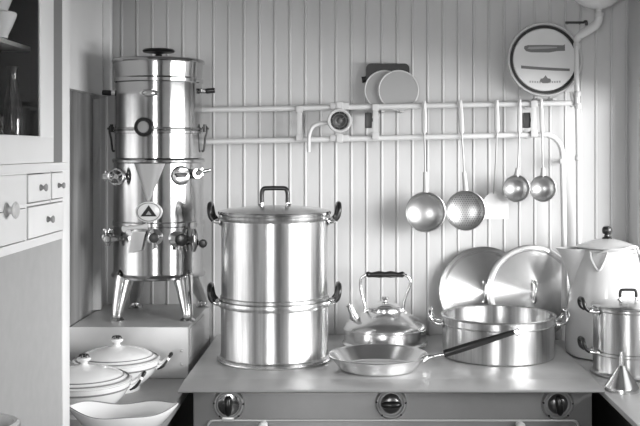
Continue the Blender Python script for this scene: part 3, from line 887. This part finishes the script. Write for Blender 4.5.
# ------------------------------------------------------------------ utensil rail on the back wall
RD = 3.515
RR = .0102
def rp(px, py, d=RD): return P(px, py, d)
rack = thing('utensil_rail', 'pale double pipe rail running along the boarded wall above the stove', 'rail')
bm = bmesh.new()
tube(bm, [rp(199, 110), rp(571, 103)], RR * .92, 1, 16)
obj('upper_rail', bm, M['rail'], rack)
bm = bmesh.new()
tube(bm, [rp(199, 142), rp(330, 139.3), rp(450, 136.7), rp(540, 134.6), rp(548, 135.2), rp(555, 138.5), rp(560, 145), rp(562.3, 154), rp(562.6, 170), Vector((rp(562.6, 200).x, RD - .012, 1.35)), Vector((rp(563, 250).x, RD - .018, 1.15)), Vector((rp(563, 330).x, RD - .018, SZ + .0005))], .0098, 5, 16)
obj('lower_rail', bm, M['rail'], rack)
def bracket(px, y0, y1, w=.018, block=None, arm=None):
    bm = bmesh.new()
    a = rp(px, y0, RD - .014); c = rp(px, y1, RD - .014)
    box(bm, (a.x - w / 2, RD - .0165, c.z), (a.x + w / 2, RD - .0115, a.z), .0015)
    for yy in (y0 + 3.5, y1 - 3.5):
        q = rp(px, yy)
        box(bm, (q.x - w / 2 - .003, RD - .018, q.z - .012), (q.x + w / 2 + .003, RD + .016, q.z + .012), .003)
        if arm and yy < 120: q = rp(px, arm)
        tube(bm, [Vector((q.x, RD, q.z)), Vector((q.x, YB + .002, q.z))], .008, 1, 12)
        lathe(bm, [(0, .006), (.018, .004), (.02, -.004)], 16, T(q.x, YB, q.z) @ FRONT)
    br = obj('bracket', bm, M['railst'], rack)
    if block:
        bm = bmesh.new()
        s = rp(block, 120, RD)
        box(bm, (s.x - .012, RD - .006, s.z - .028), (s.x + .012, RD + .03, s.z + .026), .003)
        box(bm, (min(s.x, a.x), RD - .002, s.z - .006), (max(s.x, a.x), RD + .008, s.z + .006))
        obj('clamp', bm, M['iron'], br, 'dark clamp block')
bracket(299.5, 106, 141)
bracket(375.5, 104, 139.5, .018, 368.5, 112.5)
bracket(533.5, 100.5, 137, .018, 527)
# side clip that ties the bent pipe to the wall
bm = bmesh.new()
q = rp(563, 161)
tube(bm, [Vector((q.x, RD - .002, q.z)), Vector((q.x + .022, RD + .02, q.z)), Vector((q.x + .03, YB + .002, q.z))], .007, 4, 10)
lathe(bm, [(0, .006), (.014, .004), (.015, -.004)], 16, T(q.x + .03, YB, q.z) @ FRONT)
box(bm, (q.x - .013, RD - .013, q.z - .009), (q.x + .013, RD + .013, q.z + .009), .003)
obj('pipe_clip', bm, M['railst'], rack)

# gauge between the rails -------------------------------------------------------
gp = rp(339.6, 120.8, RD - .02)
ga = thing('wall_gauge', 'round dark-faced gauge mounted between the two pipe rails', 'gauge', gp)
bm = bmesh.new()
lathe(bm, [(0, -.012), (.030, -.012), (.040, -.004), (.0425, .010), (.0425, .020), (.040, .024), (.0355, .024), (.034, .018), (0, .016)], 48, FRONT)
case = obj('case', bm, M['railst'], ga, 'pale bezel')
bm = bmesh.new()
lathe(bm, [(0, .0185), (.030, .0185), (.0345, .017), (.0345, .0155), (0, .0155)], 40, FRONT)
obj('dial', bm, M['black'], ga, 'dark dial')
bm = bmesh.new()
ring(bm, .023, .0016, .0186, 36, 6, FRONT)
lathe(bm, [(0, .026), (.006, .025), (.010, .021), (.011, .018)], 20, FRONT)
for k in range(10):
    a = k * PI / 5
    box(bm, (-.0012, .025, .0180), (.0012, .031, .0192), 0, 2, FRONT @ Matrix.Rotation(a, 4, 'Z'))
tube(bm, [FRONT @ Vector((0, 0, .020)), FRONT @ Vector((.017, .012, .020))], .0015, 1, 6)
obj('pointer', bm, M['dialg'], ga)
for yy in (106.2, 138.2):
    q = rp(339.6, yy) - gp
    bm = bmesh.new()
    box(bm, (q.x - .034, q.y - .014, q.z - .012), (q.x + .034, q.y + .014, q.z + .012), .004)
    box(bm, (q.x - .012, q.y - .018, q.z - .016), (q.x + .012, q.y + .014, q.z + .016), .003)
    obj('clamp', bm, M['railst'], ga)
fpipe = bmesh.new()
tube(fpipe, [rp(308.6, 152, RD - .028), rp(308.6, 146, RD - .028), rp(309, 136, RD - .028), rp(311.5, 128.5, RD - .027), rp(317, 124.3, RD - .024), rp(329, 122.8, RD - .02)], .0068, 6, 14)
pb = obj('feed_pipe', fpipe, M['rail'], ga, 'short bent pipe')
for v in pb.data.vertices: v.co -= gp

# hanging utensils ----------------------------------------------------------------
HD = RD - RR - .0075
def utensil(name, label, cat, pts_px, wid, group='utensils hanging from the pipe rail'):
    top = P(pts_px[0][0], pts_px[0][1], HD)
    t = thing(name, label, cat, top, group=group)
    bm = bmesh.new()
    # hook over the upper rail
    zr = EYE - ((110 - 7 * (pts_px[0][0] - 199) / 372) - 150) * RD / F
    hk = [Vector((top.x, HD, zr - .012)), Vector((top.x, HD + .001, zr + .010)), Vector((top.x, RD - .004, zr + RR + .0035)), Vector((top.x, RD + .010, zr + .010)), Vector((top.x, RD + .0145, zr - .006))]
    tube(bm, [h - top for h in hk], .0032, 5, 10)
    pts = [P(a, b_, HD) - top for a, b_ in pts_px]
    if name == 'spatula': pts[-2].y += .022; pts[-1].y += .045
    # flat strap, then wire
    tube(bm, [pts[0], pts[0].lerp(pts[1], .5), pts[1], pts[1] - Vector((0, 0, .012))], [wid * .8, wid, wid, .003], 4, 12, flat=.28)
    tube(bm, pts[1:], .0031, 6, 10)
    obj('handle', bm, M['strap'], t)
    return t, top
def add_bowl(t, top, px, py, rpx, depth, holes=0, neck=None):
    c = P(px, py, HD) - top
    r = rpx * HD / F
    bm = bmesh.new()
    mt = T(c.x, c.y + .004, c.z) @ FRONT
    n = 10
    prof = []
    for k in range(n + 1):      # outer (towards the wall)
        q = k / n * PI / 2
        prof.append((r * .96 * math.sin(q), -depth * math.cos(q)))
    prof += [(r * 1.0, .0005), (r * 1.0, .003), (r * .965, .004), (r * .935, .001)]
    for k in range(n, -1, -1):
        q = k / n * PI / 2
        prof.append((r * .93 * math.sin(q), -(depth - .002) * math.cos(q)))
    lathe(bm, prof, 56, mt)
    bo = obj('bowl', bm, M['utensil'], t)
    if neck:
        bm = bmesh.new()
        a = P(neck[0], neck[1], HD) - top
        tube(bm, [a, a.lerp(c + Vector((0, 0, r)), .5), c + Vector((0, .002, r * .97))], [.0072, .0085, .0100], 4, 12, flat=.6)
        obj('socket', bm, M['strap'], t)
    if holes:
        bm = bmesh.new()
        for i in range(-8, 9):
            for j in range(-8, 9):
                x = i * r / 8.5 + (j % 2) * r / 17; z = j * r / 9.5
                rad2 = math.hypot(x, z)
                if rad2 > r * .84: continue
                zz = -(depth - .002) * math.sqrt(max(0, 1 - (rad2 / (r * .93)) ** 2)) + .0006
                lathe(bm, [(0, .0004), (.0016, .0002), (.0016, -.0006)], 7, mt @ T(x, z, zz))
        ho = obj('perforations', bm, M['dark'], bo, 'small round holes')
        ho['kind'] = 'stuff'
t, top = utensil('ladle', 'large plain round ladle on long handle, first from left on the pipe rail', 'ladle', [(424, 101), (424.3, 131), (425, 160), (425.2, 188)], .0095)
add_bowl(t, top, 425.6, 212, 20.3, .032, neck=(425.2, 172))
t, top = utensil('skimmer', 'large perforated round skimmer, second from left on the pipe rail', 'skimmer', [(460, 100.5), (461.5, 131), (463.5, 160), (464.2, 186)], .0095)
add_bowl(t, top, 465.8, 210.5, 20.3, .024, holes=1, neck=(464, 172))
t, top = utensil('spatula', 'flat pale spatula hanging between the skimmer and small ladles', 'spatula', [(496.5, 100), (497, 130), (496.5, 165), (495.5, 194)], .0090)
bm = bmesh.new()
c = P(497.5, 206, HD) - top
w = .0455; h = .049
c.y += .044
prism(bm, [(c.x - w, c.z - h), (c.x + w, c.z - h), (c.x + w, c.z + h * .25), (c.x + w * .75, c.z + h * .62), (c.x + w * .30, c.z + h * .92), (c.x - w * .02, c.z + h), (c.x - w * .45, c.z + h * .9), (c.x - w * .85, c.z + h * .55), (c.x - w, c.z + h * .2)], c.y, c.y + .003, 'Y')
obj('blade', bm, M['rail'], t, 'flat pale blade')
t, top = utensil('soup_ladle', 'small deep ladle beside the spatula, left of the two small ladles', 'ladle', [(519.5, 99.5), (519.3, 131), (518.5, 155), (517.6, 177)], .0075)
add_bowl(t, top, 516.7, 188.5, 13.6, .036, neck=(517.8, 168))
t, top = utensil('soup_ladle', 'small deep ladle nearest the bent pipe, right of the two small ladles', 'ladle', [(541, 99), (542, 131), (542.6, 155), (543, 177)], .0075)
add_bowl(t, top, 543.2, 188.5, 13.4, .036, neck=(543, 168))

# black box and two flat lids above the rail ---------------------------------------
bx = thing('wall_box', 'black rounded wall box above the rail, half hidden by two flat lids', 'box', P(387.5, 74, 3.60))
def rrect(w, h, r, n=6):
    o = []
    for cx, cz, a in ((w - r, h - r, 0), (-w + r, h - r, PI / 2), (-w + r, -h + r, PI), (w - r, -h + r, 1.5 * PI)):
        for k in range(n + 1): o.append((cx + r * math.cos(a + PI / 2 * k / n), cz + r * math.sin(a + PI / 2 * k / n)))
    return o
bm = bmesh.new()
prism(bm, rrect(.078, .036, .018), -.022, .0235, 'Y')
obj('case', bm, M['blacktin'], bx)
bm = bmesh.new()
tube(bm, [(-.072, 0, -.016), (-.086, 0, -.020), (-.092, 0, -.021)], [.010, .011, .012], 3, 14)
obj('plug', bm, M['blacktin'], bx)
rl = .0725
for k, (px, d, m_) in enumerate(((384.5, 3.568, 'flat round lid with pale rim on the rail, left and behind its twin'), (398.5, 3.548, 'flat round lid with pale rim on the rail, in front of the black box'))):
    zc = EYE - (90.3 - 150) * d / F
    o = thing('flat_lid', m_, 'lid', (P(px, 0, d).x, d, zc), group='flat lids standing on the rail')
    o.matrix_world = Matrix.Translation((P(px, 0, d).x, d, zc)) @ Matrix.Rotation(PI / 2 - .07, 4, 'X')
    obj('disc', B(lathe, [(0, -.001), (rl - .003, -.001), (rl - .003, .001), (0, .001)], 72), M['flatlid'], o, 'dull grey disc')
    bm = bmesh.new(); ring(bm, rl - .0025, .0028, 0, 72, 8)
    obj('rim', bm, M['rail'], o, 'bright rolled rim')
for px in (383, 402):
    bm = bmesh.new()
    q = rp(px, 112)
    box(bm, (q.x - .006, RD + .004, q.z - .0), (q.x + .006, YB + .003, q.z + .0055), .001)
    obj('rest', bm, M['railst'], rack, 'small rest for the flat lids')

# round tray with pictures, above the rail -------------------------------------------
td = 3.567
for px in (536.5, 551.5):
    c = P(px, 98.0, td)
    obj('rest', B(box, (c.x - .007, RD - .004, c.z - .010), (c.x + .007, YB + .003, c.z - .002), .001), M['railst'], rack, 'small rest for the round tray')
tr = thing('round_tray', 'large round pale tray with dark airship picture, propped on rail at upper right', 'tray')
tr.matrix_world = Matrix.Translation(P(544.2, 59.8, td)) @ Matrix.Rotation(PI / 2 - .05, 4, 'X')
q = td / F
obj('tray_base', B(lathe, [(0, -.004), (35.6 * q, -.004), (37.2 * q, .000), (37.5 * q, .012), (36.9 * q, .0155), (35.7 * q, .0155), (34.9 * q, .012), (34.2 * q, .000), (0, -.001)], 96), M['railst'], tr, 'pale rim')
bm = bmesh.new()
lathe(bm, [(31.6 * q, .0002), (34.0 * q, .0006), (34.1 * q, .0105), (33.7 * q, .0105), (33.4 * q, .003), (31.6 * q, .003)], 96)
obj('groove', bm, M['iron'], tr, 'dark groove inside the rim')
face = obj('face', B(lathe, [(0, .0085), (29 * q, .0080), (31.0 * q, .0068), (31.6 * q, .004), (31.6 * q, -.0005), (0, -.0005)], 96), M['face'], tr, 'pale picture face')
def tp_(px, py): return Vector(((px - 543.6) * q, (60.2 - py) * q, .0088))
bm = bmesh.new()        # airship outline, drawn on the face
prism(bm, [tp_(523, 49).xy, tp_(523.5, 46.8).xy, tp_(527, 45.8).xy, tp_(545, 45.6).xy, tp_(562, 46.0).xy, tp_(564, 45.0).xy, tp_(564, 51.5).xy, tp_(556, 51.8).xy, tp_(548, 53.2).xy, tp_(530, 53.0).xy, tp_(525, 51.8).xy], .0070, .0089, 'Z')
obj('airship_picture', bm, M['mark'], face, 'dark cigar-shaped airship picture')
bm = bmesh.new()
prism(bm, [tp_(526.5, 49.3).xy, tp_(528, 47.6).xy, tp_(545, 47.2).xy, tp_(556, 47.6).xy, tp_(556, 48.6).xy, tp_(546, 49.4).xy, tp_(530, 50.0).xy], .0080, .0094, 'Z')
obj('airship_highlight', bm, M['mark2'], face)
bm = bmesh.new()
prism(bm, [tp_(520, 66.2).xy, tp_(524, 66.6).xy, tp_(536, 67.6).xy, tp_(552, 68.6).xy, tp_(568.5, 69.4).xy, tp_(568.5, 71.8).xy, tp_(552, 71.4).xy, tp_(536, 70.4).xy, tp_(520, 69.2).xy], .0070, .0089, 'Z')
obj('bar_picture', bm, M['mark'], face, 'dark horizontal bar')
bm = bmesh.new()
prism(bm, [tp_(538.5, 82).xy, tp_(539.5, 79.5).xy, tp_(542, 79).xy, tp_(544.3, 76).xy, tp_(546.5, 79).xy, tp_(549, 79.5).xy, tp_(550, 82).xy, tp_(547, 84).xy, tp_(541.5, 84).xy], .0068, .0089, 'Z')
obj('emblem', bm, M['mark'], face, 'small dark emblem')
bm = bmesh.new()
for k in range(13):
    if 5 <= k <= 7: continue
    px = 529 + k * 2.45; py = 83.2 + .012 * 0 - abs(k - 6) * .12
    a = tp_(px, py)
    box(bm, (a.x - .0028, a.y - .0035, .0066), (a.x + .0028, a.y + .0035, .00885))
obj('lettering', bm, M['mark2'], face, 'tiny illegible lettering')
# cistern with its down pipe -----------------------------------------------------------
cz = P(597, 9.2, 3.47).z
ct = thing('cistern', 'round-bottomed white cistern at the top right corner, on its pipe', 'cistern', (P(597, 0, 3.47).x, 3.47, cz))
obj('bowl', B(lathe, [(0, 0), (.02, .0015), (.045, .010), (.070, .026), (.088, .048), (.099, .078), (.102, .11), (.102, ZC - cz - .012), (0, ZC - cz - .012)], 64), M['cistern'], ct)
bm = bmesh.new()
tube(bm, [P(599, 8, 3.47), P(599, 15, 3.475), P(598.6, 20, 3.48), P(595, 25.5, 3.49), P(585, 32, 3.51), P(579, 36.5, 3.525), P(577, 42, 3.527), P(576.6, 52, 3.520), P(576.8, 75, 3.520), P(577.3, 100, 3.522), P(578, 140, 3.530), P(578.3, 190, 3.560), P(578.6, 235, 3.582), Vector((P(579, 0, 3.582).x, 3.582, RZ + .0005))], [.011, .011, .013, .0155, .0155, .0125, .0098, .0092, .009, .009, .0088, .0088, .0088, .0088], 6, 16)
o = obj('down_pipe', bm, M['rail'], ct)
for v in o.data.vertices: v.co -= ct.location
for px, py, r0, d in ((599, 14, .015, 3.474), (577, 45, .013, 3.526), (577.2, 94, .0125, 3.522), (577.6, 106, .0125, 3.523), (578, 158, .012, 3.533)):
    c = P(px, py, d) - ct.location
    bm = bmesh.new()
    lathe(bm, [(0, .010), (r0 * .8, .010), (r0, .006), (r0, -.006), (r0 * .8, -.010), (0, -.010)], 20, T(*c))
    obj('collar', bm, M['railst'], ct)
bm = bmesh.new()
a = P(572, 94, 3.535) - ct.location; c = P(577, 108, 3.54) - ct.location
tube(bm, [P(571, 92, 3.53) - ct.location, P(573, 99, 3.533) - ct.location, P(577, 106, 3.54) - ct.location], [.006, .008, .007], 4, 12)
tube(bm, [P(570.5, 106, 3.53) - ct.location, P(577, 98, 3.54) - ct.location], [.007, .007], 1, 12)
obj('valve', bm, M['railst'], ct)

# dark bar bracket near the cistern
wb = thing('wall_hook', 'thin dark bar fixed to the boards above the round tray', 'hook', P(575.5, 22.6, 3.595))
bm = bmesh.new()
box(bm, (-.037, -.006, -.004), (.030, .004, .004), .0015)
tube(bm, [(.030, -.001, 0), (.038, -.001, .004), (.039, -.001, -.010)], [.0055, .006, .005], 3, 10)
for s in (-.026, .02): tube(bm, [(s, 0, 0), (s, .027, 0)], .004, 1, 8)
obj('bar', bm, M['iron'], wb)

# ------------------------------------------------------------------ light
w = bpy.data.worlds.new('sky'); scene.world = w
w.use_nodes = True
w.node_tree.nodes['Background'].inputs[0].default_value = (1, 1, 1, 1)
w.node_tree.nodes['Background'].inputs[1].default_value = 1.2
def area(name, loc, rot, sx, sy, e, spread=PI):
    l = bpy.data.lights.new(name, 'AREA'); l.shape = 'RECTANGLE'
    l.size = sx; l.size_y = sy; l.energy = e; l.spread = spread
    o = bpy.data.objects.new(name, l); COL.objects.link(o)
    o.location = loc; o.rotation_euler = rot
    return o
# daylight through the side window (faces -x); added fill light behind the viewer (faces +y)
area('side_window_daylight', (XR + 2.9, .35, 1.92), (0, PI / 2, -.45), 1.75, 4.6, 520)
area('rear_fill_light', ((FX0 + FX1) / 2, YF - .09, (FZ0 + FZ1) / 2), (PI / 2, 0, 0), FX1 - FX0, FZ1 - FZ0, 50)

# ------------------------------------------------------------------ picture settings
vs = scene.view_settings
vs.view_transform = 'Standard'; vs.look = 'None'; vs.gamma = 1.0; vs.exposure = 0.14
vs.use_curve_mapping = False
scene.cycles.max_bounces = 10
scene.cycles.use_denoising = True
